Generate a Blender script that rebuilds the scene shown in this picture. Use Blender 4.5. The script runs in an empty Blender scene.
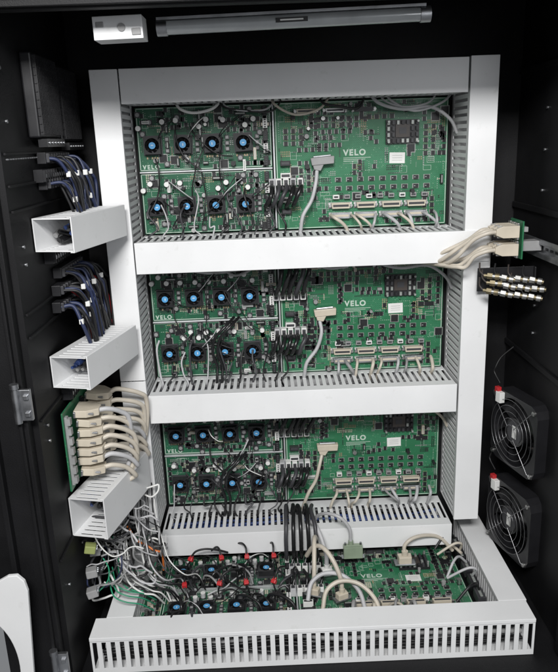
import bpy, bmesh, math, random
from mathutils import Vector, Matrix
R=random.Random(11)
scene=bpy.context.scene
COL=scene.collection
rad=math.radians

# ------------------------------------------------------------------ materials
def mk(name,c,rough=.5,metal=0.,var=.18,scale=25.,bump=0.,bscale=400.,spec=.5,coat=0.,smudge=0.):
    m=bpy.data.materials.new(name); m.use_nodes=True
    nt=m.node_tree; N=nt.nodes; L=nt.links
    b=N['Principled BSDF']; tc=N.new('ShaderNodeTexCoord')
    n=N.new('ShaderNodeTexNoise'); n.inputs['Scale'].default_value=scale; n.inputs['Detail'].default_value=6
    L.new(tc.outputs['Object'],n.inputs['Vector'])
    r=N.new('ShaderNodeValToRGB'); r.color_ramp.elements[0].position=.3; r.color_ramp.elements[1].position=.7
    r.color_ramp.elements[0].color=[x*(1-var) for x in c]+[1]
    r.color_ramp.elements[1].color=[min(1,x*(1+var*.5)) for x in c]+[1]
    L.new(n.outputs['Fac'],r.inputs['Fac']); out=r.outputs['Color']
    if smudge:
        n3=N.new('ShaderNodeTexNoise'); n3.inputs['Scale'].default_value=38; n3.inputs['Detail'].default_value=8; n3.inputs['Roughness'].default_value=.7
        L.new(tc.outputs['Object'],n3.inputs['Vector'])
        r3=N.new('ShaderNodeValToRGB'); r3.color_ramp.elements[0].position=.6; r3.color_ramp.elements[1].position=.78
        r3.color_ramp.elements[0].color=(1,1,1,1); r3.color_ramp.elements[1].color=(1-smudge,1-smudge,1-smudge*1.1,1)
        L.new(n3.outputs['Fac'],r3.inputs['Fac'])
        mu=N.new('ShaderNodeMix'); mu.data_type='RGBA'; mu.blend_type='MULTIPLY'; mu.inputs['Factor'].default_value=1
        L.new(out,mu.inputs['A']); L.new(r3.outputs['Color'],mu.inputs['B']); out=mu.outputs['Result']
    L.new(out,b.inputs['Base Color'])
    b.inputs['Metallic'].default_value=metal
    b.inputs['Specular IOR Level'].default_value=spec; b.inputs['Coat Weight'].default_value=coat
    mr=N.new('ShaderNodeMapRange'); mr.inputs['To Min'].default_value=max(0,rough-.1); mr.inputs['To Max'].default_value=min(1,rough+.12)
    L.new(n.outputs['Fac'],mr.inputs['Value']); L.new(mr.outputs['Result'],b.inputs['Roughness'])
    if bump:
        n2=N.new('ShaderNodeTexNoise'); n2.inputs['Scale'].default_value=bscale; n2.inputs['Detail'].default_value=4
        L.new(tc.outputs['Object'],n2.inputs['Vector'])
        bp=N.new('ShaderNodeBump'); bp.inputs['Strength'].default_value=bump; bp.inputs['Distance'].default_value=.001
        L.new(n2.outputs['Fac'],bp.inputs['Height']); L.new(bp.outputs['Normal'],b.inputs['Normal'])
    return m
def mk_pcb(name,base,light,dark):
    m=bpy.data.materials.new(name); m.use_nodes=True
    nt=m.node_tree; N=nt.nodes; L=nt.links
    b=N['Principled BSDF']; tc=N.new('ShaderNodeTexCoord')
    br=N.new('ShaderNodeTexBrick'); br.inputs['Scale'].default_value=110; br.inputs['Mortar Size'].default_value=.045
    br.inputs['Color1'].default_value=base+(1,); br.inputs['Color2'].default_value=dark+(1,); br.inputs['Mortar'].default_value=light+(1,)
    n=N.new('ShaderNodeTexNoise'); n.inputs['Scale'].default_value=12; n.inputs['Detail'].default_value=3
    L.new(tc.outputs['Object'],n.inputs['Vector'])
    L.new(tc.outputs['Object'],br.inputs['Vector'])
    vo=N.new('ShaderNodeTexVoronoi'); vo.inputs['Scale'].default_value=150; vo.distance='CHEBYCHEV'
    L.new(tc.outputs['Object'],vo.inputs['Vector'])
    r=N.new('ShaderNodeValToRGB'); r.color_ramp.elements[0].position=.1; r.color_ramp.elements[1].position=.16
    r.color_ramp.elements[0].color=(.5,.55,.42,1); r.color_ramp.elements[1].color=(0,0,0,1)
    L.new(vo.outputs['Distance'],r.inputs['Fac'])
    mx=N.new('ShaderNodeMix'); mx.data_type='RGBA'; mx.blend_type='ADD'; mx.inputs['Factor'].default_value=.32
    L.new(br.outputs['Color'],mx.inputs['A']); L.new(r.outputs['Color'],mx.inputs['B'])
    mx2=N.new('ShaderNodeMix'); mx2.data_type='RGBA'; mx2.inputs['B'].default_value=base+(1,)
    r2=N.new('ShaderNodeValToRGB'); r2.color_ramp.elements[0].position=.44; r2.color_ramp.elements[1].position=.56
    L.new(n.outputs['Fac'],r2.inputs['Fac']); L.new(r2.outputs['Color'],mx2.inputs['Factor']); L.new(mx.outputs['Result'],mx2.inputs['A'])
    L.new(mx2.outputs['Result'],b.inputs['Base Color']); b.inputs['Roughness'].default_value=.36
    return m
WHITE=mk('duct_white_plastic',(.785,.79,.795),.42,var=.08,scale=5,bump=.08,bscale=50,smudge=.14)
BLACKP=mk('black_powder_coat',(.008,.008,.009),.55,var=.4,scale=8,bump=.4,bscale=700,spec=.28)
DOORM=mk('matte_black_door',(.008,.008,.009),.8,var=.3,spec=.1)
BLACK=mk('black_plastic',(.014,.014,.016),.4)
BLACKM=mk('black_rubber',(.012,.012,.013),.45)
GLOSSB=mk('glossy_black_cable',(.012,.012,.013),.26)
SILVER=mk('bright_metal',(.5,.5,.49),.42,1,var=.25,scale=60)
DULLM=mk('dull_nickel',(.42,.42,.41),.45,.9,var=.3,scale=90)
BRASS=mk('dull_brass',(.26,.22,.14),.5,.85,var=.3,scale=90)
STEEL=mk('zinc_steel',(.48,.49,.51),.42,1,var=.25,scale=40)
STRIP=mk('aluminium_strip',(.55,.56,.57),.45,.5,var=.15,scale=40)
WIREG=mk('guard_wire',(.3,.3,.31),.35,1)
TIN=mk('tinned_leads',(.36,.38,.36),.4,.4)
TAN=mk('tan_ceramic',(.38,.29,.18),.5)
GREY=mk('grey_plastic',(.3,.3,.3),.5)
LGREY=mk('light_grey_cable',(.48,.48,.49),.45)
DGREY=mk('dark_grey_cable',(.045,.045,.05),.45)
BEIGE=mk('beige_cable_jacket',(.56,.51,.43),.42,var=.14)
BEIGEH=mk('beige_connector_hood',(.58,.52,.42),.45,var=.14)
SILK=mk('white_silkscreen',(.52,.62,.54),.6)
BLUE=mk('pale_blue_fan_label',(.1,.36,.68),.4)
SLATE=mk('navy_sleeve',(.024,.034,.085),.45)
BLUEW=mk('blue_duct_wire',(.04,.08,.26),.45)
RED=mk('red_plastic',(.5,.025,.03),.4)
ORANGE=mk('orange_wire',(.6,.16,.03),.4)
GREENW=mk('green_wire',(.03,.3,.16),.4)
YELLOW=mk('yellow_green_plastic',(.3,.34,.12),.45)
PAPER=mk('paper_label',(.74,.74,.72),.7,var=.08)
TUBEG=mk('tube_frosted_glass',(.42,.44,.45),.2,.1,var=.12,coat=1)
BROWN=mk('brown_chip_package',(.055,.045,.04),.4)
PCBM=mk_pcb('main_board_laminate',(.022,.145,.064),(.05,.23,.12),(.017,.115,.05))
PCBP=mk_pcb('power_board_laminate',(.014,.095,.047),(.035,.165,.09),(.009,.066,.033))

# ------------------------------------------------------------------ mesh tools
class MB:
    def __init__(s): s.v=[];s.f=[];s.m=[];s.s=[]
    def add(s,vs,fs,mi=0,sm=False):
        o=len(s.v); s.v+=[tuple(x) for x in vs]
        for f in fs: s.f.append([o+i for i in f]); s.m.append(mi); s.s.append(sm)
    def box(s,c,d,mi=0,M=None):
        x,y,z=d[0]/2,d[1]/2,d[2]/2
        P=[Vector((i*x,j*y,k*z)) for i in(-1,1) for j in(-1,1) for k in(-1,1)]
        if M is not None: P=[M@p for p in P]
        s.add([p+Vector(c) for p in P],[(0,1,3,2),(4,6,7,5),(0,4,5,1),(2,3,7,6),(0,2,6,4),(1,5,7,3)],mi)
    def cyl(s,c,r,h,mi=0,n=14,M=None,r2=None,sm=True):
        r2=r if r2 is None else r2
        P=[Vector((r*math.cos(2*math.pi*i/n),r*math.sin(2*math.pi*i/n),-h/2)) for i in range(n)]
        P+=[Vector((r2*math.cos(2*math.pi*i/n),r2*math.sin(2*math.pi*i/n),h/2)) for i in range(n)]
        if M is not None: P=[M@p for p in P]
        P=[p+Vector(c) for p in P]
        s.add(P,[(i,(i+1)%n,n+(i+1)%n,n+i) for i in range(n)],mi,sm)
        s.add(P,[tuple(range(n))[::-1],tuple(range(n,2*n))],mi)
    def prism(s,poly,a,b,mi=0,F=None):
        F=F or (lambda x,y,z:(x,y,z)); n=len(poly)
        P=[F(p[0],p[1],a) for p in poly]+[F(p[0],p[1],b) for p in poly]
        s.add(P,[(i,(i+1)%n,n+(i+1)%n,n+i) for i in range(n)]+[tuple(range(n))[::-1],tuple(range(n,2*n))],mi)
    def tube(s,pts,r,mi=0,n=8,closed=False,smooth=True,sub=6):
        P=[Vector(p) for p in pts]
        if smooth: P=catmull(P,sub,closed)
        k=len(P); T=[]
        for i in range(k):
            a=P[(i-1)%k] if closed or i>0 else P[i]; b=P[(i+1)%k] if closed or i<k-1 else P[i]
            T.append((b-a).normalized())
        u=T[0].orthogonal().normalized(); V=[]
        for i in range(k):
            u=(u-T[i]*u.dot(T[i])).normalized(); w=T[i].cross(u)
            for j in range(n):
                an=2*math.pi*j/n; V.append(P[i]+(u*math.cos(an)+w*math.sin(an))*r)
        F=[]
        for i in range(k if closed else k-1):
            i2=(i+1)%k
            for j in range(n): F.append((i*n+j,i*n+(j+1)%n,i2*n+(j+1)%n,i2*n+j))
        s.add(V,F,mi,True)
        if not closed: s.add(V,[tuple(range(n))[::-1],tuple(range((k-1)*n,k*n))],mi)
    def obj(s,name,mats,parent=None,M=None,bevel=0):
        me=bpy.data.meshes.new(name); me.from_pydata(s.v,[],s.f)
        for m in mats: me.materials.append(m)
        for i,p in enumerate(me.polygons): p.material_index=s.m[i]; p.use_smooth=s.s[i]
        bm=bmesh.new(); bm.from_mesh(me); bmesh.ops.recalc_face_normals(bm,faces=bm.faces); bm.to_mesh(me); bm.free()
        o=bpy.data.objects.new(name,me); COL.objects.link(o)
        if parent: o.parent=parent
        if M is not None: o.matrix_local=M
        if bevel:
            b=o.modifiers.new('bevel','BEVEL'); b.width=bevel; b.segments=2; b.limit_method='ANGLE'
        return o
def catmull(P,sub,closed=False):
    n=len(P); out=[]
    if n<3 and not closed: return P
    for i in range(n if closed else n-1):
        if closed: p0,p1,p2,p3=P[i-1],P[i],P[(i+1)%n],P[(i+2)%n]
        else:
            p1,p2=P[i],P[i+1]; p0=P[i-1] if i>0 else p1*2-p2; p3=P[i+2] if i<n-2 else p2*2-p1
        for k in range(sub):
            t=k/sub
            out.append(.5*((2*p1)+(p2-p0)*t+(2*p0-5*p1+4*p2-p3)*t*t+(3*p1-p0-3*p2+p3)*t**3))
    if not closed: out.append(P[-1])
    return out
def thing(o,label,cat,group=None):
    o['label']=label; o['category']=cat
    if group: o['group']=group
    return o
def empty(name,M=None,parent=None):
    o=bpy.data.objects.new(name,None); o.empty_display_size=.02; COL.objects.link(o)
    if parent: o.parent=parent
    if M is not None: o.matrix_local=M
    return o
def T(x,y,z): return Matrix.Translation((x,y,z))
def RX(a): return Matrix.Rotation(rad(a),4,'X')
def RY(a): return Matrix.Rotation(rad(a),4,'Y')
def RZ(a): return Matrix.Rotation(rad(a),4,'Z')
def clone(o,M,parent=None):
    c=o.copy(); COL.objects.link(c); c.parent=parent; c.matrix_local=M
    for ch in o.children:
        clone(ch,ch.matrix_local.copy(),c)
    return c
def text(s,size,mat,parent,M,name='lettering',bold=.0004,space=1.12):
    cu=bpy.data.curves.new('t','FONT'); cu.body=s; cu.size=size; cu.extrude=.0002; cu.space_character=space; cu.offset=bold
    t=bpy.data.objects.new('t',cu); COL.objects.link(t)
    dg=bpy.context.evaluated_depsgraph_get(); me=bpy.data.meshes.new_from_object(t.evaluated_get(dg))
    bpy.data.objects.remove(t); me.materials.clear(); me.materials.append(mat)
    o=bpy.data.objects.new(name,me); COL.objects.link(o); o.parent=parent; o.matrix_local=M
    return o
def cable(pts,r,mat,label,name='cable',cat='cable',group=None,n=8):
    mb=MB(); mb.tube(pts,r,0,n); return thing(mb.obj(name,[mat]),label,cat,group)

# ------------------------------------------------------------------ cabinet
XL,XR,YF,ZT,ZB=-.474,.495,-.46,.17,-1.16
cab=thing(empty('cabinet',T(0,0,ZB)),'open black powder-coated steel electronics cabinet','cabinet')
CB=T(0,0,-ZB)
def panel(name,boxes,mat=BLACKP,bevel=.0015,extra=[]):
    mb=MB()
    for c,d in boxes: mb.box(c,d)
    return mb.obj(name,[mat]+extra,cab,CB,bevel)
panel('back_panel',[((0,.006,-.5),(1.0,.008,1.4))])
YM=YF/2
mb=MB(); mb.box((XL-.01,YM,-.5),(.02,-YF,1.36))
for z in (-.15,-.2,-.24,-.41,-.45,-.60,-.88): mb.box((XL+.002,YM,z),(.004,-YF-.02,.004))
for i in range(34): mb.cyl((XL+.002,-.44+.012*i,-.158),.0014,.004,1,8,RY(90))
for z in (-.02,-.1,-.3,-.33,-.62,-.65,-.95): mb.cyl((XL+.002,-.42,z),.003,.003,1,10,RY(90))
mb.obj('side_panel',[BLACKP,STEEL],cab,CB,.001)
mb=MB(); mb.box((XR+.01,YM,-.5),(.02,-YF,1.36))
for z in (-.02,-.3,-.62): mb.box((XR-.003,YM,z),(.006,-YF-.01,.012))
mb.box((XR-.008,-.43,-.5),(.016,.02,1.3))
for z in (-.1,-.18,-.26,-.5,-.56): mb.cyl((XR-.001,-.16,z),.003,.004,1,10,RY(90))
mb.obj('side_panel',[BLACKP,STEEL],cab,CB,.001)
panel('ceiling_panel',[((0,YM,ZT),(1.0,-YF,.015)),((0,-.08,ZT-.03),(.9,.012,.05)),((0,-.3,ZT-.03),(.9,.012,.05))])
panel('floor_panel',[((0,YM-.02,ZB-.006),(1.08,-YF+.04,.012))])
panel('frame_header',[((0,YF-.01,.125),(1.3,.02,.15)),((0,YF-.024,.058),(1.3,.008,.01))])
panel('frame_post',[((XL-.06,YF-.012,-.5),(.1,.02,1.4)),((XL-.02,YF-.026,-.5),(.006,.01,1.4)),((XL-.065,YF-.03,-.5),(.01,.016,1.4))])
panel('frame_post',[((XR+.055,YF-.012,-.5),(.09,.02,1.4))])
panel('door',[((XL-.15,YF-.29,-.5),(.02,.52,1.35))],DOORM)
def hinge(z,x=XL-.006):
    mb=MB(); mb.box((x,YF-.030,z),(.022,.008,.055)); mb.cyl((x-.012,YF-.037,z),.006,.06,0,12); mb.cyl((x-.012,YF-.037,z+.035),.0075,.008,0,12)
    mb.box((x+.004,YF-.036,z+.015),(.008,.006,.008)); mb.box((x+.004,YF-.036,z-.015),(.008,.006,.008))
    return mb.obj('hinge',[STEEL],cab,CB,.001)
hinge(-.553); hinge(-1.075); hinge(-.04)
inn=[(-.035+.066*math.cos(rad(112-112*i/18)),-.14+.115*math.sin(rad(112-112*i/18))) for i in range(19)]
poly=[(.055,-.28),(.055,.03),(.05,.05),(.038,.062),(.022,.06),(-.062,.005),(-.062,-.034)]+inn+[(.031,-.28)]
mb=MB(); mb.prism(poly,-.004,.004,0,lambda x,y,z:(x,z,y))
mb.obj('door_plate',[WHITE],cab,CB@T(-.567,YF-.06,-.915)@RY(4),.0015)

# ------------------------------------------------------------------ ducts
def duct(L,W,D,M,label,pitch=.0145,gap=.0065,low=.014,high=.012,skew=0,ext=0):
    root=empty('cable_duct',M); thing(root,label,'cable duct','white slotted cable ducts')
    t=.002; mb=MB(); mb.box((0,-t/2,0),(L,t,W))
    n=int(L/pitch); p=L/n
    for sgn in (-1,1):
        z=sgn*(W/2-t/2)
        mb.box((0,-(t+low)/2,z),(L,low-t,t)); mb.box((0,-(D-.003-high/2),z),(L,high,t))
        y0,y1=-low,-(D-.003-high)
        for i in range(n+1):
            w=p-gap; x=-L/2+i*p
            a=max(-L/2,x-w/2); b=min(L/2,x+w/2)
            mb.box(((a+b)/2,(y0+y1)/2,z),(b-a,y0-y1,t*.98))
    mb.obj('duct_channel',[WHITE],root)
    h=W/2+.0022; i=W/2+.0004; E=D+(.0035 if ext else 0)
    poly=[(-h,-E+.008),(-h,-E),(h,-E),(h,-E+.008),(i,-E+.008),(i,-E+.0022),(-i,-E+.0022),(-i,-E+.008)]
    mb=MB(); mb.prism(poly,-L/2,L/2+ext,0,lambda z,y,x:(x,y,z)); mb.obj('duct_lid',[WHITE],root,RZ(skew),.0008)
    return root
def duct_fill(L,W,D,M):
    mb=MB()
    n=11
    for q in range(n):
        z0=R.uniform(-W*.3,W*.3); y0=-D*(.12+.8*q/n)
        pts=[(-L/2+.01+(L-.02)*i/7,y0+R.uniform(-.006,.006),max(-W*.38,min(W*.4,z0+R.uniform(-.01,.01)))) for i in range(8)]
        mb.tube(pts,R.uniform(.003,.0055),R.choice([0,0,1,2,1]),6,sub=3)
    o=mb.obj('cable_bundle',[BLACKM,BLUEW,GREY],None,M); thing(o,'dark and blue cables inside slotted white duct','cable bundle','cables inside ducts'); o['kind']='stuff'
P_=.3388; H_=.0649; DD=.14
for k in range(4):
    Wd=H_-.004 if k<3 else .05
    M=T(-.0005,0,-k*P_-H_/2-(H_-.004-Wd)/2)
    duct(.684,Wd,DD,M,['white plastic duct above the upper circuit boards','white horizontal duct crossed by beige cables','white horizontal duct with black cables looping below it','white horizontal duct above the floor-mounted boards'][k],high=.03,low=.03,skew=R.uniform(-.2,.2) if k!=1 else .05,ext=.057 if k==1 else 0)
    duct_fill(.68,Wd-.006,DD,M)
duct(.64,.05,DD,T(-.3728,0,-.32)@RY(90),'white vertical duct joining the horizontal ducts',high=.02)
duct(.378,.05,DD,T(-.3728,0,-.831)@RY(90),'white vertical duct behind the beige connector bank',high=.02)
duct(1.018,.052,DD,T(.3736,0,-.507)@RY(90),'long white vertical duct beside the cooling fans',high=.02)
DF=.085
duct(.885,.056,DF,T(-.006,-.392,ZB+.001)@RX(-90),'white slotted duct lying along the cabinet floor front',pitch=.0180,gap=.0088,low=.011,high=.009)
duct_fill(.87,.05,DF,T(-.006,-.392,ZB+.001)@RX(-90))
duct(.355,.054,DF,T(.41,-.184,ZB+.001)@RZ(90)@RX(-90),'white floor duct beside the lowest boards')
duct(.355,.05,DF,T(-.4,-.184,ZB+.001)@RZ(90)@RX(-90),'white floor duct under tangled grey wires')
for z,W,lb in ((-.288,.058,'short open-ended white duct with dark wires inside'),(-.539,.06,'short open-ended white duct on black wall'),(-.838,.082,'short white duct below the beige connectors')):
    M=T(-.447,-.256,z)@RZ(77)
    duct(.222,W,.074,M,lb,gap=.0055)
    duct_fill(.17,W*.9,.06,M@T(.02,-.006,0))

# ------------------------------------------------------------------ fans
def fan_parts(size,depth,big):
    n=40; hs=size/2; ri=hs*(.92 if big else .86); mb=MB(); O=[];I=[]
    for i in range(n):
        a=2*math.pi*i/n; c,s=math.cos(a),math.sin(a); k=hs/max(abs(c),abs(s)); k=min(k,hs*(1.3 if big else 1.4))
        O.append((c*k,s*k)); I.append((c*ri,s*ri))
    V=[(x,y,z) for z in(0,depth) for (x,y) in O]+[(x,y,z) for z in(0,depth) for (x,y) in I]
    F=[]
    for i in range(n):
        j=(i+1)%n
        F+=[(i,j,n+j,n+i),(2*n+i,3*n+i,3*n+j,2*n+j),(n+i,n+j,3*n+j,3*n+i),(i,2*n+i,2*n+j,j)]
    mb.add(V,F)
    if big:
        for sx in(-1,1):
            for sy in(-1,1): mb.cyl((sx*hs*.86,sy*hs*.86,depth+.002),hs*.06,.004,1,10)
    for k in range(4):
        a=rad(45+90*k); mb.box((math.cos(a)*ri*.6,math.sin(a)*ri*.6,depth*.06),(ri*.85,hs*.08,depth*.1),0,RZ(45+90*k).to_3x3())
    fr=(mb,[BLACK,SILVER])
    mb=MB(); rh=ri*.42; mb.cyl((0,0,depth*.5),rh,depth*.75,0,20)
    for k in range(7):
        a0=2*math.pi*k/7; V=[];m=5
        for i in range(m):
            t=i/(m-1)
            for j in range(4):
                q=j/3; r=rh+(ri*.95-rh)*q; a=a0+t*.7+q*.35
                for e in (0,1): V.append((r*math.cos(a),r*math.sin(a),depth*(.2+.58*t)+e*depth*.04))
        F=[]
        for i in range(m-1):
            for j in range(3):
                b=(i*4+j)*2; c=((i+1)*4+j)*2
                F+=[(b,b+2,c+2,c),(b+1,c+1,c+3,b+3)]
        mb.add(V,F,0,True)
    ro=(mb,[GLOSSB])
    mb=MB(); mb.cyl((0,0,depth*.89),rh*(.8 if big else 1.1),depth*.03,0,20)
    if big: mb.box((0,0,depth*.91),(rh*.9,rh*.45,depth*.01),1)
    else: mb.box((0,rh*.1,depth*.91),(rh*.8,rh*.25,depth*.01),1)
    la=(mb,[BLUE,PAPER] if not big else [DGREY,PAPER])
    return fr,ro,la
def make_fan(name,size,depth,parent,M,big=False):
    fr,ro,la=fan_parts(size,depth,big)
    e=empty(name,M,parent)
    fr[0].obj('fan_frame',fr[1],e); ro[0].obj('fan_rotor',ro[1],e); la[0].obj('hub_label',la[1],e)
    if big:
        mb=MB(); hs=size/2
        for q in (.22,.4,.57,.74,.9):
            mb.tube([(hs*q*math.cos(2*math.pi*i/32),hs*q*math.sin(2*math.pi*i/32),depth+.006) for i in range(32)],.0006,0,6,True,False)
        for k in range(4):
            a=rad(45+90*k); mb.tube([(hs*.2*math.cos(a),hs*.2*math.sin(a),depth+.007),(hs*1.15*math.cos(a),hs*1.15*math.sin(a),depth+.007),(hs*1.22*math.cos(a),hs*1.22*math.sin(a),depth+.003)],.0009,0,6,False,False)
        mb.obj('finger_guard',[WIREG],e)
        mb=MB(); mb.box((hs*.82,hs*.55,depth+.006),(.024,.018,.012),0); mb.box((hs*1.0,hs*.66,depth+.006),(.012,.012,.01),1)
        mb.obj('power_plug',[PAPER,RED],e,None,.001)
        mb=MB(); mb.box((0,0,-.012),(size*.6,size*.5,.024)); mb.obj('mounting_bracket',[BLACKP],e)
    return e
MF=Matrix(((0,0,-1,0),(0,1,0,0),(1,0,0,0),(0,0,0,1)))
for z,lb in ((-.772,'black axial fan with chrome wire guard, upper of two'),(-.985,'black axial fan with chrome guard near cabinet floor')):
    f=make_fan('cabinet_fan',.165,.036,None,T(.484,-.192,z)@RZ(14)@MF,True); thing(f,lb,'fan','cabinet cooling fans')

# ------------------------------------------------------------------ circuit boards
CM=[BLACK,TIN,TAN,SILK,GREY,SILVER,DGREY,BEIGEH,SLATE,PAPER]
def scatter(mb,x0,x1,y0,y1,n,avoid,wt,z0=.0016):
    kinds=[k for k,w in wt for _ in range(w)]
    for _ in range(n):
        k=R.choice(kinds); cx=R.uniform(x0+.006,x1-.006); cy=R.uniform(y0+.005,y1-.005)
        cx=round(cx/.004)*.004; cy=round(cy/.004)*.004
        if any(a<cx<b and c<cy<d for a,b,c,d in avoid): continue
        v=R.random()<.5
        def ok(x,y): return x0+.003<x<x1-.003 and y0+.003<y<y1-.003 and not any(a<x<b and c<y<d for a,b,c,d in avoid)
        if k=='smd':
            nx,ny=R.randint(2,9),R.randint(1,3); col=R.choice([0,0,2,6,4,6,1,7])
            for i in range(nx):
                for j in range(ny):
                    x,y=(cx+i*.0037,cy+j*.0044) if v else (cx+j*.0044,cy+i*.0037)
                    if not ok(x,y): continue
                    mb.box((x,y,z0+.0006),(.0017,.0028,.0012) if v else (.0028,.0017,.0012),col)
        elif k=='ic':
            for i in range(R.randint(1,5)):
                x,y=(cx+i*.0145,cy) if v else (cx,cy+i*.0135)
                if not ok(x,y): continue
                mb.box((x,y,z0+.0013),(.0072,.0095,.0022),0); mb.box((x,y,z0+.0004),(.0102,.0085,.0008),1)
        elif k=='qfp':
            mb.box((cx,cy,z0+.0012),(.016,.016,.002),0); mb.box((cx,cy,z0+.0004),(.0195,.0195,.0008),1)
        elif k=='can':
            r=R.choice([.0035,.0045,.005]); mb.cyl((cx,cy,z0+.006),r,.011,R.choice([5,4,0]),10); mb.box((cx,cy,z0+.0006),(r*2.1,r*2.1,.001),0)
        elif k=='hdr':
            c=R.choice([9,0,0,0,7,4]); l=R.uniform(.01,.026)
            d=(l,.006,.008) if v else (.006,l,.008)
            mb.box((cx,cy,z0+.004),d,c); mb.box((cx,cy,z0+.0085),(d[0]*.8,d[1]*.4,.001) if v else (d[0]*.4,d[1]*.8,.001),1 if c!=1 else 0)
        elif k=='ind':
            mb.box((cx,cy,z0+.003),(.012,.012,.006),6); mb.cyl((cx,cy,z0+.0065),.0045,.001,4,10)
        elif k=='silk':
            w,h=R.uniform(.008,.022),R.uniform(.006,.016)
            if not ok(cx+w,cy+h): continue
            for c,d in (((cx+w/2,cy),(w,.0005)),((cx+w/2,cy+h),(w,.0005)),((cx,cy+h/2),(.0005,h)),((cx+w,cy+h/2),(.0005,h))):
                mb.box((c[0],c[1],z0+.0002),(d[0],d[1],.0003),3)
        elif k=='marks':
            for i in range(R.randint(4,9)):
                x,y=(cx+i*.0045,cy) if v else (cx,cy+i*.0045)
                if ok(x,y): mb.box((x,y,z0+.0002),(R.uniform(.0012,.003),.0007,.0003),3)
        elif k=='dots':
            for i in range(R.randint(4,10)):
                x,y=(cx+i*.003,cy) if v else (cx,cy+i*.003)
                if ok(x,y): mb.box((x,y,z0+.0003),(.0011,.0011,.0006),1)
def board_base(w,h,mat,M,label,group,name='circuit_board'):
    r=empty(name,M); thing(r,label,'circuit board',group)
    mb=MB(); mb.box((0,0,0),(w,h,.0032)); mb.obj('board_substrate',[mat],r)
    mb=MB(); e=.002
    for c,d in (((0,h/2-e),(w-.004,.0014)),((0,-h/2+e),(w-.004,.0014)),((w/2-e,0),(.0014,h-.006)),((-w/2+e,0),(.0014,h-.006))):
        mb.box((c[0],c[1],.0018),(d[0],d[1],.0004),0)
    mb.obj('edge_marking',[SILK],r)
    return r
def dsub_connector(name,parent,M,w=.045,h=.014,d=.016,hood=BEIGEH,core=None):
    mb=MB(); k=.002
    poly=[(-w/2+k,-h/2),(w/2-k,-h/2),(w/2,h/2),(-w/2,h/2)]
    mb.prism(poly,.0,d,0); mb.box((0,0,.001),(w*1.25,h*1.05,.0022),1); mb.box((0,0,d+.0002),(w*.82,h*.4,.0006),2)
    for s in(-1,1): mb.cyl((s*w*.56,0,.006),.0032,.01,1,8)
    return mb.obj(name,[hood,SILVER,core or DGREY],parent,M,.0005)
FAN0=None
def heat_sink(parent,M,w,h):
    mb=MB(); mb.box((0,0,.003),(w,h,.006),0)
    mb.box((0,.002,.0075),(w*.42,h*.55,.003),1)
    for i in range(7):
        for q in range(4):
            if i in (2,3,4) and q in (1,2): continue
            mb.box((-w/2+.005+i*(w-.01)/6,-h/2+.006+q*(h-.012)/3,.009),(.005,.008,.006),R.choice([0,0,3,3,2]))
    for sx in (-1,1):
        for sy in (-1,1): mb.cyl((sx*w*.44,sy*h*.42,.012),.0025,.014,2,10)
    mb.box((0,.002,.0092),(w*.22,h*.25,.0006),3)
    return mb.obj('heat_sink',[BLACK,BROWN,TIN,DGREY],parent,M)
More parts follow.
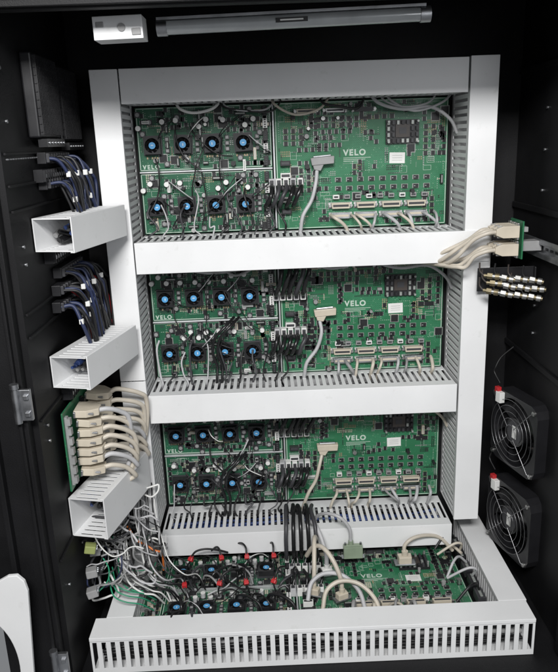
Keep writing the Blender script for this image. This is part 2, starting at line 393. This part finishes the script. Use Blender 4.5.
def tier(k,M):
    where=['between the upper ducts','in second duct shelf','in third duct shelf','lying on cabinet floor'][k]
    global FAN0
    for nm,c,d in (('board_strip',(-.194,.0,.004),(.29,.0032,.008)),('board_strip',(-.0445,-.0,.005),(.0036,.262,.01))):
        mb=MB(); mb.box((0,0,0),d); st=mb.obj(nm,[STRIP],None,M@T(*c),.0006); thing(st,'slim aluminium divider strip between circuit boards','strip','board divider strips')
    fans=[]
    for row,(yc,fy) in enumerate(((.0685,-.012),(-.0685,-.006))):
        h=.132; w=.29
        b=board_base(w,h,PCBP,M@T(-.194,yc,0),'dark green power board with blue-centred fans '+where,'power boards')
        xs=[-.112,-.047,.018,.083]
        av=[(x-.022,x+.022,fy-.022,fy+.022) for x in xs]
        for x in xs:
            fans.append((x-.194,fy+yc))
            if FAN0 is None:
                FAN0=make_fan('chip_fan',.036,.013,b,T(x,fy,.006))
                mb=MB(); mb.box((0,0,-.003),(.041,.041,.005)); mb.obj('fan_heat_sink',[DGREY],FAN0)
            else: clone(FAN0,T(x+R.uniform(-.001,.001),fy,.006)@RZ(R.choice([0,90,180,270])+R.uniform(-3,3)),b)
        for x in xs:
            for dx,dy in ((-.028,.036),(-.012,.05),(.006,.036),(.024,.048)):
                if R.random()<.5:
                    mb=MB(); r=.0056
                    mb.cyl((0,0,.007),r,.011,0,14); mb.cyl((0,0,.0128),r*.95,.0008,1,14); mb.box((0,0,.001),(r*2.1,r*2.1,.0016),2)
                    mb.obj('capacitor',[LGREY,PAPER,BLACK],b,T(x+dx,min(fy+dy,.056),.0016))
        av2=av+([(-.146,-.09,-.067,-.05)] if row==0 else [])
        mb=MB()
        scatter(mb,-w/2,w/2,-h/2,h/2,330,av2,[('smd',13),('ic',5),('qfp',1),('can',1),('hdr',2),('ind',2),('silk',5),('dots',5),('marks',7)])
        for x in xs:
            for q in range(3): mb.box((x+.031,fy-.012+.012*q,.004),(.009,.0095,.005),6); mb.box((x+.031,fy-.012+.012*q,.0068),(.006,.006,.0006),4)
            for q in range(6): mb.box((x-.014+.0055*q,fy-.0265,.0026),(.003,.0045,.002),R.choice([2,2,0]))
        o=mb.obj('surface_components',CM,b); o['kind']='stuff'
        for i in range(5):
            mb=MB(); mb.box((0,0,.005),(.01,.02,.012),0)
            for j in range(4): mb.box((0,-.0075+.005*j,.0112),(.004,.0028,.001),1)
            mb.obj('terminal_connector',[PAPER if i%2 else BLACK,DGREY],b,T(.132,-.052+.026*i,.0016),.0006)
        if row==0: text('VELO',.0125,SILK,b,T(-.138,-h/2+.0045,.0018),space=1.35)
    w,h=.376,.27; b=board_base(w,h,PCBM,M@T(.147,0,.001),'bright green main board with dark heat sink '+where,'main boards')
    av=[(.045,.135,.035,.097),(-.12,-.05,-.012,.032),(-.045,.045,.008,.042),(.058,.1,-.002,.026),(-.068,.165,-.058,-.022),(-.075,.165,-.122,-.074)]
    heat_sink(b,T(.088,.067,.0016),.072,.05)
    mb=MB(); mb.box((0,0,.0004),(.034,.023,.0006),0)
    for i in range(3): mb.box((0,.005-.005*i,.0009),(.022,.0007,.0002),1)
    mb.obj('paper_label',[PAPER,GREY],b,T(.078,.012,.0016)@RZ(R.uniform(-2,2)))
    text('VELO',.0175,SILK,b,T(-.04,.021,.0018),bold=.0007,space=1.25)
    for q in range(3):
        mb=MB(); mb.box((0,0,0),(.06-.012*q,.001,.0003)); mb.obj('printed_line',[SILK],b,T(-.01-.006*q,.0155-.0035*q,.0018))
    for r_ in range(2):
        for c_ in range(9):
            mb=MB(); mb.box((0,0,.003),(.0105,.008,.005),0); mb.box((0,0,.0006),(.0145,.0095,.0008),1); mb.box((-.003,0,.0058),(.003,.0012,.0004),2)
            mb.obj('relay_chip',[BLACK,TIN,LGREY],b,T(-.052+.0245*c_,-.03-.019*r_,.0016))
    for i in range(4):
        for j in range(2):
            dsub_connector('metal_connector',b,T(-.048+.056*i,-.086-.022*j,.0016),.042,.0125,.014,[BEIGEH,STEEL][j],[DGREY,BEIGEH][j])
    for i in range(3):
        dsub_connector('metal_connector',b,T(-.12+.062*i,.116,.0016),.042,.009,.01,[BEIGEH,SILVER,DGREY][i])
    for i in range(9):
        mb=MB(); mb.box((0,0,.005),(.013,.009,.01),0); mb.box((0,0,.0105),(.009,.004,.001),1)
        mb.obj('locking_header',[GREY if i%3 else PAPER,DGREY],b,T(-.058+.0245*i,-.067,.0016),.0005)
    for i in range(5):
        mb=MB(); mb.box((0,0,.006),(.022,.011,.012),0); mb.box((0,0,.0125),(.018,.006,.001),1)
        mb.obj('locking_header',[PAPER if i%2 else BLACK,DGREY],b,T(-.168,-.095+.026*i,.0016),.0006)
    mb=MB()
    scatter(mb,-w/2,w/2,-h/2,h/2,640,av,[('smd',17),('ic',6),('qfp',1),('can',1),('hdr',1),('silk',8),('dots',8),('marks',12)])
    for (x0,y0,nx,ny,dx,dy) in ((-.11,.085,7,2,.0165,.013),(.0,.1,5,1,.0165,.013),(-.15,-.05,4,4,.0165,.014),(.14,.02,2,5,.0165,.014),(-.165,.05,3,3,.0165,.013),(.14,-.12,2,4,.0165,.014)):
        for i in range(nx):
            for j in range(ny):
                mb.box((x0+i*dx,y0+j*dy,.0031),(.008,.0095,.0024),0); mb.box((x0+i*dx,y0+j*dy,.0021),(.011,.008,.0008),1)
                for q in range(3): mb.box((x0+i*dx-.004+.004*q,y0+j*dy+.0068,.0022),(.0018,.001,.0008),2)
    o=mb.obj('surface_components',CM,b); o['kind']='stuff'
    def P(*l): return [M@Vector(p) for p in l]
    j=lambda s=.006:R.uniform(-s,s)
    if k<3:
        c=empty('connector_cable',M@T(.06,.012,.008)@RZ(R.uniform(-4,4))); thing(c,'beige cable with moulded rectangular plug on green board','cable','beige plug cables')
        mb=MB(); mb.prism([(-.024,-.008),(.024,-.008),(.026,.008),(-.026,.008)],0,.016,0); mb.prism([(-.02,-.017),(-.006,-.021),(.002,-.008),(-.022,-.008)],.001,.014,0); mb.box((0,.0095,.006),(.04,.004,.008),1)
        mb.obj('plug',[GREY if k==0 else BEIGEH,STEEL],c,None,.0015)
        mb=MB(); mb.tube([(-.014,-.02,.008),(-.019+j(),-.045,.02),(-.032+j(.01),-.08,.024),(-.05+j(),-.11,.03),(-.062,-.14,.03),(-.068,-.17,.012)],.0042,0,10); mb.obj('cord',[LGREY if k<2 else BEIGE],c)
    for i in range(9 if k<3 else 5):
        x=.085+.028*i+j(.01); col_=R.choice([BEIGE,LGREY,LGREY,GREY,BEIGE])
        sx=j(.02)+.006
        cable(P((x,-.106,.014),(x+sx*.3,-.11,.034+j()),(x+sx,-.124,.04+j()),(x+sx*1.4,-.14,.03+j()),(x+sx*1.4,-.158,.018)),R.uniform(.0028,.0042),col_,'short cable bending down into the slotted duct','cable',group='cables entering ducts')
    for i in range(12 if k<3 else 3):
        x=-.32+.026*i+j(.008); y=R.choice([-.1,-.07,-.04])
        cable(P((x,y,.02),(x+j(.012),y-.02,.035+j()),(x+j(.014)+.004,-.118,.04),(x+j(.012),-.136,.05+j()),(x+j(.012),-.16,.04)),R.uniform(.0012,.0026),R.choice([BLACKM,BLACKM,DGREY,LGREY,BLACKM]),'thin wire curving from fan board to duct','wire','wire',group='thin board wires')
    # each fan's pair of leads runs diagonally to the board's connector row
    for (fx,fy_) in fans:
        tx=R.choice([.045,.055,-.05,.035]); ty=R.choice([.034,.04,-.036])
        for q,m_ in enumerate((BLACKM,R.choice([PAPER,DGREY,LGREY,BLACKM]))):
            o_=.003*q
            cable(P((fx+.014,fy_+.012+o_,.018),(fx+.014+tx*.3+j(.003),fy_+.012+ty*.35+o_,.03),(fx+.014+tx*.7+j(.003),fy_+.012+ty*.75+o_,.028),(fx+.014+tx,fy_+.012+ty+o_,.012)),.0011,m_,'fan lead running diagonally over the power board','wire','wire',group='fan leads')
    for i in range(7):
        x=R.uniform(-.31,-.09); y=R.uniform(-.03,.1); pts=[(x,y,.016)]
        a=R.uniform(-2.2,-.9); da=R.choice([-1,1])*R.uniform(.05,.3)
        for s_ in range(5):
            a+=da+R.uniform(-.15,.15); x=min(-.06,max(-.325,x+.022*math.cos(a))); y=min(.115,max(-.12,y+.02*math.sin(a)-.003)); pts.append((x,y,.026+j(.005)))
        cable(P(*pts),R.uniform(.001,.002),R.choice([BLACKM,BLACKM,BLACKM,DGREY,LGREY]),'thin loose lead over the fan board','wire','wire',group='thin board wires')
    for i in range(7):
        x=R.uniform(-.3,.2); l=R.uniform(.08,.16)
        cable(P((x,.152,.01),(x+.01,.13,.03),(x+l*.4,.116+j(.008),.034),(x+l*.8,.124+j(),.03),(x+l,.15,.012)),R.uniform(.0014,.003),R.choice([LGREY,BEIGE,BLACKM,GREY,PAPER]),'cable drooping from duct above the boards','cable',group='cables entering ducts')
    cable(P((.16,.152,.012),(.18,.126,.034),(.23,.112,.036),(.29,.115,.03),(.33,.09,.034),(.348,.06,.03)),.0036,BEIGE if k>1 else LGREY,'beige cable swinging across the main board corner','cable',group='cables entering ducts')
    for row in (0,1):
        for i in range(5):
            x=-.052+.0155*i
            yb=(.052,-.03)[row]
            if row==0 and k in (0,): continue
            if row==0 and k<3:
                pts=((x,yb+.006,.02),(x+j(.002),yb+.014,.045),(x+.008+j(.004),yb+.04,.062+j(.004)),(x+.016+j(.004),.12,.06),(x+.014,.15,.03)); rr=.005
            elif k<3:
                pts=((x,yb-.006,.02),(x+j(.002),yb-.012,.042),(x-.006+j(.003),yb-.028,.052+j(.004)),(x-.014+j(.003),yb-.044,.044),(x-.016,yb-.052,.026),(x-.015,yb-.052,.008)); rr=.0048
            else:
                pts=((x,yb+.006,.02),(x+j(),yb+.02,.035),(x+j(),yb+.045,.035),(x,yb+.065,.01)); rr=.003
            cable(P(*pts),rr,GLOSSB if R.random()<.85 else DGREY,'thick glossy black cable in a tight loop','cable',group='thick black cables',n=10)
            mb=MB(); mb.box((0,0,0),(.0125,.015,.02)); mb.box((0,.0,.0105),(.008,.009,.002),1); pc=mb.obj('cable_plug',[PAPER if i%3 else LGREY,DGREY],None,M@T(x,yb,.013),.001); thing(pc,'chunky light plug on black cable end','plug','light cable plugs')
    if k in(1,2):
        for i in range(2):
            x=-.15+.012*i
            cable(P((x,.01,.02),(x-.02,-.006,.045),(x-.045,-.032,.048),(x-.052,-.068,.042),(x-.044,-.1,.042),(x-.046,-.135,.05),(x-.05,-.158,.035)),.0032,GLOSSB,'black cable curling over fan board','cable',group='thick black cables')
for k in range(3):
    tier(k,T(0,-.014,-.2019-P_*k)@RX(90))
MFL=T(.012,-.222,-1.122)
tier(3,MFL)

for y,zz in ((.042,.056),(-.048,.052)):
    for i in range(4):
        x=-.285+.065*i+R.uniform(-.008,.008)
        e=empty('wire_plug',MFL@T(x,y,zz)@RZ(R.uniform(-40,40))@RX(R.uniform(10,45))); thing(e,'small red plug with black lead on floor board','plug','red plugs')
        mb=MB(); mb.box((0,0,0),(.011,.009,.01)); mb.box((0,.007,0),(.007,.006,.007)); mb.obj('plug_body',[RED],e,None,.0015)
        s=R.uniform(.01,.03)*R.choice([-1,1])
        mb=MB(); mb.tube([(0,-.004,-.002),(-s*.3,-.012,-.01),(-s*.6,-.02,-.03)],.002,0,6); mb.obj('short_lead',[BLACKM],e)
        mb=MB(); mb.tube([(0,.006,.002),(.004+s*.2,.02,.006),(.01+s*.7,.032,.0),(.015+s*1.3,.04,-.02),(.015+s*1.8,.044,-.04)],.0024,0,6); mb.obj('lead',[BLACKM],e)
for i in range(14):
    x=-.3+.02*i+R.uniform(-.008,.008); y0=R.choice([.0,-.02,-.09,-.1])
    s=R.uniform(-.05,.05); zz=R.uniform(.026,.04)
    cable([MFL@Vector(p) for p in ((x,y0,.014),(x+s*.2,y0+.008,zz),(x+s*.7,y0+.024,zz+.006),(x+s*1.2,y0+.038,zz),(x+s*1.4,y0+.045,.015))],R.uniform(.0016,.0036),R.choice([GLOSSB,GLOSSB,BLACKM,DGREY,GREY]),'dark cable arching over the floor boards','cable',group='dark floor cables')
for i in range(5):
    x=-.045+.0145*i; j=lambda s=.004:R.uniform(-s,s); sp=(i-2)*.003
    cable([(x+j(),-.06,-1.03),(x+j(),-.08,-.994+j(.003)),(x+j()+sp*.3,-.118,-.985+j(.003)),(x+sp*.7,-.155,-1.0+j(.003)),(x+sp,-.17,-1.03),(x+sp,-.168,-1.062),(x+sp,-.155,-1.09)],.0048,GLOSSB if i%4 else DGREY,'thick black cable arching over the lowest shelf duct','cable',group='thick black cables',n=10)
for i,(x,yy,col_,rot) in enumerate(((.005,-.27,BEIGE,-20),(.04,-.2,LGREY,10),(.065,-.29,BEIGE,25),(.225,-.17,BEIGE,0))):
    c=empty('connector_cable',T(x,yy,-1.108)@RZ(rot)); thing(c,'thick beige cable with pale moulded plug on floor board','cable','beige plug cables')
    mb=MB(); mb.prism([(-.012,-.008),(.012,-.008),(.013,.008),(-.013,.008)],0,.018,0); mb.prism([(-.02,-.009),(.02,-.009),(.02,.009),(-.02,.009)],0,.005,1); mb.cyl((0,0,.022),.006,.01,0,12)
    mb.obj('plug',[BEIGEH if i==3 else PAPER if i%2 else BEIGEH,STEEL],c,T(0,0,0)@Matrix.Scale(1.25 if i==3 else 1,4),.002)
    mb=MB()
    if i==3: mb.tube([(0,0,.02),(.0,.004,.045),(.02,.01,.06),(.055,.02,.06),(.09,.03,.045),(.12,.03,.01)],.0045,0,10)
    else: mb.tube([(0,0,.02),(.0,.006,.05),(-.006,.03,.085),(-.014,.06,.1),(-.02,.09,.085),(-.024,.115,.05)],.005,0,10)
    mb.obj('cord',[col_],c)
for (dx,dy,m_) in ((0,0,BEIGE),(-.03,.03,LGREY)):
    cable([(.02+dx,-.33+dy,-1.1),(.03+dx,-.31+dy,-1.07),(.06+dx,-.3+dy,-1.055),(.1+dx,-.305+dy,-1.06),(.13+dx,-.33+dy,-1.08),(.14+dx,-.36+dy,-1.105)],.0048,m_,'smooth thick cable loop lying on floor board','cable',group='beige plug cables')
e=empty('connector_cable',T(.105,-.16,-1.09)); thing(e,'grey-green connector hood with arching beige cable','cable','beige plug cables')
mb=MB(); mb.prism([(-.022,-.009),(.022,-.009),(.022,.009),(-.022,.009)],0,.03,0); mb.prism([(-.022,-.009),(.022,-.009),(.01,-.007),(-.014,-.007)],.03,.036,0); mb.box((0,0,.001),(.054,.014,.003),1); mb.cyl((-.005,0,.036),.006,.014,0,12)
for sx in (-1,1): mb.cyl((sx*.018,0,.033),.0028,.01,1,8)
mb.obj('plug',[mk('grey_green_hood',(.27,.33,.24),.45),STEEL],e,None,.0015)
mb=MB(); mb.tube([(-.005,.0,.04),(-.008,.0,.075),(-.03,.0,.105),(-.06,.02,.105),(-.08,.05,.08),(-.085,.07,.05)],.004,0,10); mb.obj('cord',[LGREY],e)
for i in range(5):
    e=empty('socket_block',T(.362,-.10-.05*i,-1.118)@RZ(90)); thing(e,'dark socket block between board and floor duct','socket','tray socket blocks')
    mb=MB(); mb.box((0,0,.01),(.036,.018,.02)); mb.box((0,0,.021),(.03,.006,.002),1); mb.obj('socket_body',[BLACK if i%2 else DGREY,TIN],e,None,.001)
    u=R.uniform(-.015,.015)
    cable([(.36,-.10-.05*i,-1.09),(.35+u,-.115-.05*i,-1.065),(.33+u,-.13-.05*i+u,-1.06),(.3,-.14-.05*i+2*u,-1.085)],.003,R.choice([LGREY,BEIGE,BLACKM]),'short lead crossing the tray edge','cable',group='tray edge leads')

# ------------------------------------------------------------------ cabinet light
e=empty('cabinet_light',T(-.015,-.4,.035)@RY(-1.0)); thing(e,'unlit tubular cabinet lamp with white end box','lamp')
mb=MB(); mb.tube([(-.2,0,0),(.205,0,0)],.0105,0,28,False,False); mb.obj('lamp_tube',[TUBEG],e)
mb=MB(); mb.box((.0,.002,.0125),(.42,.022,.004)); mb.tube([(-.211,0,0),(-.195,0,0)],.0122,0,18,False,False); mb.tube([(.202,0,0),(.218,0,0)],.0122,0,18,False,False); mb.obj('lamp_housing',[STEEL],e)
mb=MB(); mb.box((-.268,0,.001),(.076,.045,.034),0); mb.cyl((-.262,-.023,.001),.006,.003,1,14,RX(90).to_3x3()); mb.box((-.295,-.0235,.006),(.012,.002,.008),1); mb.box((-.24,-.0235,-.006),(.014,.002,.01),1); mb.obj('switch_box',[WHITE,GREY],e,None,.003)
mb=MB(); mb.box((0,-.0105,.001),(.05,.0016,.007),0); mb.box((0,-.0115,.001),(.036,.0003,.0022),1); mb.obj('lamp_label',[BLACK,PAPER],e)

# ------------------------------------------------------------------ left wall devices
for i,(y,z) in enumerate(((-.115,-.062),(-.255,-.055))):
    e=empty('relay_module',T(XL+.001,y,z)); thing(e,'dark finned relay module on black wall','relay','wall relay modules')
    mb=MB(); mb.box((.01,0,0),(.02,.13,.14)); mb.obj('module_body',[BLACK],e,None,.003)
    mb=MB()
    for q in range(14): mb.box((.023,-.058+.0089*q,0),(.006,.002,.13))
    for q in range(10): mb.box((.0225,0,-.06+.0133*q),(.004,.122,.002))
    mb.obj('perforated_cover',[BLACK],e)
    mb=MB(); mb.box((.0205,0,-.079),(.016,.11,.014),0)
    for q in range(6): mb.cyl((.029,-.045+.018*q,-.079),.0025,.003,1,8,RY(90))
    mb.obj('terminal_strip',[BLACK,STEEL],e)
for z in (-.19,-.335,-.60):
    e=empty('terminal_strip',T(XL+.001,-.22,z)); thing(e,'black screw terminal strip on cabinet wall','terminal strip','wall terminal strips')
    mb=MB(); mb.box((.008,0,0),(.016,.2,.022))
    for q in range(15): mb.box((.018,-.098+.014*q,0),(.006,.0022,.02))
    mb.obj('strip_body',[BLACK],e)
    for q in range(14):
        mb=MB(); mb.cyl((.018,-.091+.014*q,0),.004,.004,0,8,RY(90)); mb.obj('screw',[STEEL],e)
def bundle(y,z,n,cols,zend):
    e=empty('wire_bundle',T(XL+.002,y,z)); thing(e,'bundle of dark sleeved wires entering white duct','wire bundle','sleeved wire bundles')
    mb=MB(); mb.box((.008,0,.03),(.016,.15,.02),0)
    for q in range(9): mb.box((.018,-.066+.0165*q,.03),(.006,.009,.016),1)
    mb.obj('terminal_block',[BLACK,DGREY],e,None,.001)
    for i in range(n):
        yy=-.068+.136*i/(n-1); o=R.uniform(0,.022); mb=MB(); jj=R.uniform(-.016,.016)
        mb.tube([(.014,yy,.03),(.026+o,yy+.006,.022+R.uniform(-.004,.008)),(.04+o,yy+.014+jj,-.005),(.044+o,yy+.024+jj*1.2,-.025),(.046+o,yy+.03-jj,zend)],R.uniform(.002,.0038),0,8)
        c=cols[i%len(cols)]
        mb.obj('sleeved_wire',[c],e)
        if i%4==0:
            mb=MB(); mb.box((.039+o,yy+.012+jj*.8,0),(.008,.007,.01),0); mb.obj('wire_tag',[PAPER],e,None,.001)
N1=[SLATE,BLACKM,BLACKM,DGREY,SLATE,BLACKM]
bundle(-.22,-.19,20,N1,-.085)
bundle(-.23,-.235,18,N1,-.05)
bundle(-.21,-.40,20,[BLACKM,SLATE,BLACKM,SLATE,BLACKM,DGREY],-.12)
bundle(-.23,-.43,16,[BLACKM,SLATE,BLACKM,RED,BLACKM,DGREY],-.1)
bundle(-.24,-.46,20,[SLATE,BLACKM,BLACKM,DGREY,BLACKM],-.075)

# beige connector bank
e=empty('breakout_board',T(XL+.012,-.25,-.70)); thing(e,'green breakout board fixed to black cabinet wall','circuit board')
mb=MB(); mb.box((0,0,0),(.003,.24,.16)); mb.obj('board_substrate',[PCBM],e)
for q,(yy,mm,nm) in enumerate(((-.108,GREY,'grey_terminal_row'),(.0,BLACK,'black_terminal_row'))):
    mb=MB(); mb.box((.004,yy,0),(.005,.01,.14))
    for i in range(7): mb.box((.008,yy,-.06+.02*i),(.008,.012,.013))
    mb.obj(nm,[mm],e)
for r_ in range(7):
    for i in range(2):
        y=-.3+.1*i; z=-.638-.0205*r_
        c=empty('connector_cable',T(XL+.02+R.uniform(-.002,.002),y+R.uniform(-.004,.004),z)); thing(c,'beige moulded connector with thick cable on wall board','cable','beige connector bank')
        mb=MB(); mb.prism([(-.026,0),(.026,0),(.026,.024),(.012,.046),(-.012,.046),(-.026,.024)],-.0072,.0072,0,lambda a,b,c_:(b,a,c_)); mb.box((.002,0,0),(.004,.062,.012),1)
        for sy in (-1,1): mb.cyl((.03,sy*.022,0),.0025,.014,1,8,RY(90))
        mb.obj('plug',[BEIGEH,STEEL],c,RZ(R.uniform(-8,8))@RY(R.uniform(-2,10)),.002)
        u=R.uniform(-.006,.006); zz=-.815-z
        mb=MB(); mb.tube([(.044,0,-.002),(.06,.006,-.002+u*.5),(.082+u+.012*i,.022,-.016),(.095+u+.01*i,.036,-.04),(.09+u+.006*i,.046,min(-.05,zz*.65)),(.068+.01*i,.04,min(-.06,zz))],.0049,0,10); mb.obj('cord',[BEIGE if (i+r_)%5 else LGREY],c)

# loose wires at the lower corner : wandering curls bunched below the side duct
for i in range(95):
    x,y_,z=-.455+R.uniform(0,.09),-.24+R.uniform(-.09,.09),-.91+R.uniform(-.1,.04)
    a=R.uniform(-2.8,-.3); da=R.choice([-1,1])*R.uniform(.3,.75); pts=[]; n_=R.randint(6,10); st=R.uniform(.012,.022)
    for s_ in range(n_):
        pts.append((x,y_,z)); a+=da+R.uniform(-.25,.25)
        if s_==n_//2 and R.random()<.6: da=-da
        x=max(XL+.006,min(-.325,x+st*math.cos(a))); z=max(-1.066,min(-.875,z+st*math.sin(a)*.9-.004)); y_=max(-.36,min(-.15,y_+R.uniform(-.01,.008)))
    m=R.choice([LGREY,LGREY,PAPER,GREY,DGREY,BLACKM,BLACKM,LGREY]); m=GREENW if i in(5,30,40,50,70) else ORANGE if i==9 else SLATE if i in (13,20,44,80) else m
    cable(pts,R.uniform(.0012,.0026),m,'loose hook-up wire above the floor duct','wire','wire',group='tangled corner wires',n=6)
for g in range(6):
    gx=-.43+.016*g; u=R.uniform(-.016,.016); w_=R.uniform(-.02,.02); m0=[LGREY,PAPER,BLACKM,LGREY,DGREY,BLACKM][g]
    for i in range(3):
        a=i*2.09; ox,oz=.0034*math.cos(a),.0034*math.sin(a); s=R.uniform(-.012,.012); e_=R.uniform(0,.025)
        cable([(gx+ox,-.15,-.885+oz),(gx+.006+ox,-.19,-.94+oz+u),(gx+.014+ox+s,-.24,-.985+oz+u),(gx+.03+ox+s,-.27+w_,-1.02+oz+s),(gx+.05+ox+e_,-.28+w_,-1.05+oz+s),(gx+.075+e_,-.26+w_+s*2,-1.07),(gx+.09+e_,-.24+w_*2,-1.11)],R.uniform(.0013,.0022),m0 if i else R.choice([GREY,BLACKM,PAPER]),'wire in a bundle sweeping down to the floor boards','wire','wire',group='tangled corner wires',n=6)
for u in (0,.02,.035):
    cable([(-.43,-.3+u,-1.02),(-.415,-.335+u,-1.04),(-.39,-.345+u,-1.05),(-.36,-.335+u,-1.065),(-.34,-.31+u,-1.1)],.0015,GREENW,'green wire lying over the floor duct','wire','wire',group='tangled corner wires')
# relay board filling the tray's corner
e=board_base(.045,.24,PCBP,T(-.351,-.225,-1.122),'narrow green relay board at the tray corner','tray boards')
mb=MB(); scatter(mb,-.022,.022,-.12,.12,60,[],[('smd',5),('ic',3),('can',2),('hdr',3)]); o=mb.obj('surface_components',CM,e); o['kind']='stuff'
for i,(y,z,m) in enumerate(((-.33,-.93,YELLOW),(-.3,-.955,GREY),(-.34,-.98,GREY),(-.3,-1.0,DGREY),(-.35,-1.02,GREY))):
    e=empty('terminal_block',T(XL+.022,y,z)@RZ(R.uniform(-20,20))@RY(R.uniform(-15,15))); thing(e,'small plastic terminal block among tangled wires','terminal block','corner terminal blocks')
    mb=MB(); mb.box((0,0,0),(.022,.02,.017)); mb.obj('block_body',[m],e,None,.002)
    mb=MB()
    mb.box((.0112,0,.003),(.001,.018,.007))
    for q in range(3): mb.cyl((.0125,-.006+.006*q,.003),.0022,.003,0,8,RY(90).to_3x3())
    mb.obj('screw_row',[STEEL],e)

# ------------------------------------------------------------------ right wall rail and connectors
e=empty('mounting_rail',T(XR-.004,-.265,-.372)); thing(e,'slotted zinc mounting rail on black wall','rail')
mb=MB()
mb.box((-.001,0,0),(.002,.36,.016))
for s in(-1,1): mb.box((-.005,0,s*.009),(.01,.36,.002)); mb.box((-.0095,0,s*.0145),(.0015,.36,.009))
for i in range(15): mb.box((-.0024,-.168+.024*i,0),(.001,.013,.005),1)
mb.obj('rail_profile',[STEEL,BLACK],e,None,.0004)
e=empty('connector_board',T(.44,-.18,-.352)); thing(e,'small green connector board clipped to wall rail','circuit board')
mb=MB(); mb.box((0,0,0),(.003,.07,.075)); mb.obj('board_substrate',[PCBM],e)
mb=MB(); mb.box((.024,0,-.015),(.046,.03,.02)); mb.box((.008,.0,.02),(.012,.05,.01)); mb.obj('rail_clip',[GREY],e,None,.001)
for r_ in range(2):
    for i in range(3):
        z=-.335-.036*r_; y=-.205+.022*i
        c=empty('connector_cable',T(.434,y,z)); thing(c,'beige moulded connector with cable beside vertical duct','cable','beige rail connectors')
        mb=MB(); mb.prism([(-.012,0),(.012,0),(.012,-.032),(.006,-.046),(-.006,-.046),(-.012,-.032)],-.0075,.0075,0,lambda a,b,c_:(b,c_,a)); mb.box((-.002,0,0),(.004,.014,.034),1)
        for sz in (-1,1): mb.cyl((-.036,0,sz*.0105),.002,.012,1,8,RY(90))
        mb.obj('plug',[BEIGEH,SILVER],c,RZ(R.uniform(-5,5)),.002)
        u=R.uniform(-.006,.006)
        mb=MB(); mb.tube([(-.044,0,0),(-.062,-.004,-.001),(-.085,.004,-.012-.004*i),(-.1-.006*i,.012,-.03+u),(-.115-.012*i,.022,-.05+.015*r_),(-.13-.014*i,.05,-.068+.03*r_),(-.14-.014*i,.12,-.075+.03*r_)],.0042,0,10); mb.obj('cord',[BEIGE],c)
e=empty('coax_bracket',T(.43,-.17,-.44)); thing(e,'black bracket carrying rows of coaxial connectors','bracket')
mb=MB(); mb.box((0,.012,0),(.12,.003,.05)); mb.box((.058,.006,0),(.003,.012,.05)); mb.obj('bracket_plate',[BLACK],e,None,.001)
for i in range(12):
    r_,q=divmod(i,4)
    p=Vector((.378+.027*q+.006*(r_%2),-.19-.006*q,-.424-.0165*r_-.003*q+R.uniform(-.0015,.0015)))
    d=Vector((1,-.45+R.uniform(-.12,.1),-.12+R.uniform(-.12,.1))).normalized()
    M=T(*p)@d.to_track_quat('Z','Y').to_matrix().to_4x4()@Matrix.Scale(.85,4)
    e=empty('coaxial_connector',M); thing(e,'metal coaxial connector barrel with short brown cable','connector','coaxial connectors')
    a_,b_=(DULLM,BRASS) if i%4 else (BRASS,DULLM)
    mb=MB(); mb.cyl((0,0,.0),.0045,.01,0,12); mb.cyl((0,0,.009),.008,.012,0,6,sm=False); mb.cyl((0,0,.018),.0055,.008,1,12); mb.cyl((0,0,.026),.0078,.01,0,14); mb.cyl((0,0,.0325),.005,.005,1,12); mb.obj('plug_body',[a_,b_],e)
    mb=MB(); mb.tube([(0,0,-.004),(0,.004,-.01),(0,.012,-.016),(0,.03,-.018)],.002,0,8); mb.obj('cord',[BLACKM if i%2 else BROWN],e)
for zf in (-.672,-.885):
    cable([(.44,-.13,zf-.01),(.43,-.12,zf+.012),(.435,-.11,zf+.02),(.45,-.1,zf+.04),(.48,-.09,zf+.06)],.0018,BLACKM,'thin black fan lead on cabinet wall','wire','wire',group='fan leads')

# ------------------------------------------------------------------ camera
cam=bpy.data.cameras.new('camera'); co=bpy.data.objects.new('camera',cam); COL.objects.link(co)
p,y,r=.2761,.0116,.0363
f=Vector((math.sin(y)*math.cos(p),math.cos(y)*math.cos(p),-math.sin(p))); rt=Vector((math.cos(y),-math.sin(y),0)); dn=f.cross(rt)
r2=math.cos(r)*rt+math.sin(r)*dn; d2=-math.sin(r)*rt+math.cos(r)*dn
Mx=Matrix((r2,-d2,-f)).transposed().to_4x4(); Mx.translation=(-.0662,-1.5756,-.1437)
co.matrix_world=Mx
cam.sensor_fit='HORIZONTAL'; cam.sensor_width=36; cam.lens=690.845/558*36; cam.clip_start=.01; cam.clip_end=50
scene.camera=co
# ------------------------------------------------------------------ light
def area(loc,tgt,sx,sy,pw,col_=(1,1,1)):
    l=bpy.data.lights.new('ceiling_or_fill_light','AREA'); l.shape='RECTANGLE'; l.size=sx; l.size_y=sy; l.energy=pw; l.color=col_
    o=bpy.data.objects.new('ceiling_or_fill_light',l); COL.objects.link(o); o.location=loc
    o.rotation_euler=(Vector(tgt)-Vector(loc)).to_track_quat('-Z','Y').to_euler()
area((-.2,-2.15,.75),(0,0,-.42),.8,.35,61,(1,.993,.982))
area((.9,-2.1,.1),(0,0,-.6),.8,.8,6,(.96,.975,1))  # weak fill added low on the right, not a lamp of the room
w=bpy.data.worlds.new('World'); scene.world=w; w.use_nodes=True
w.node_tree.nodes['Background'].inputs[0].default_value=(.93,.96,1,1); w.node_tree.nodes['Background'].inputs[1].default_value=.22
scene.view_settings.view_transform='Standard'; scene.view_settings.look='None'; scene.view_settings.exposure=0
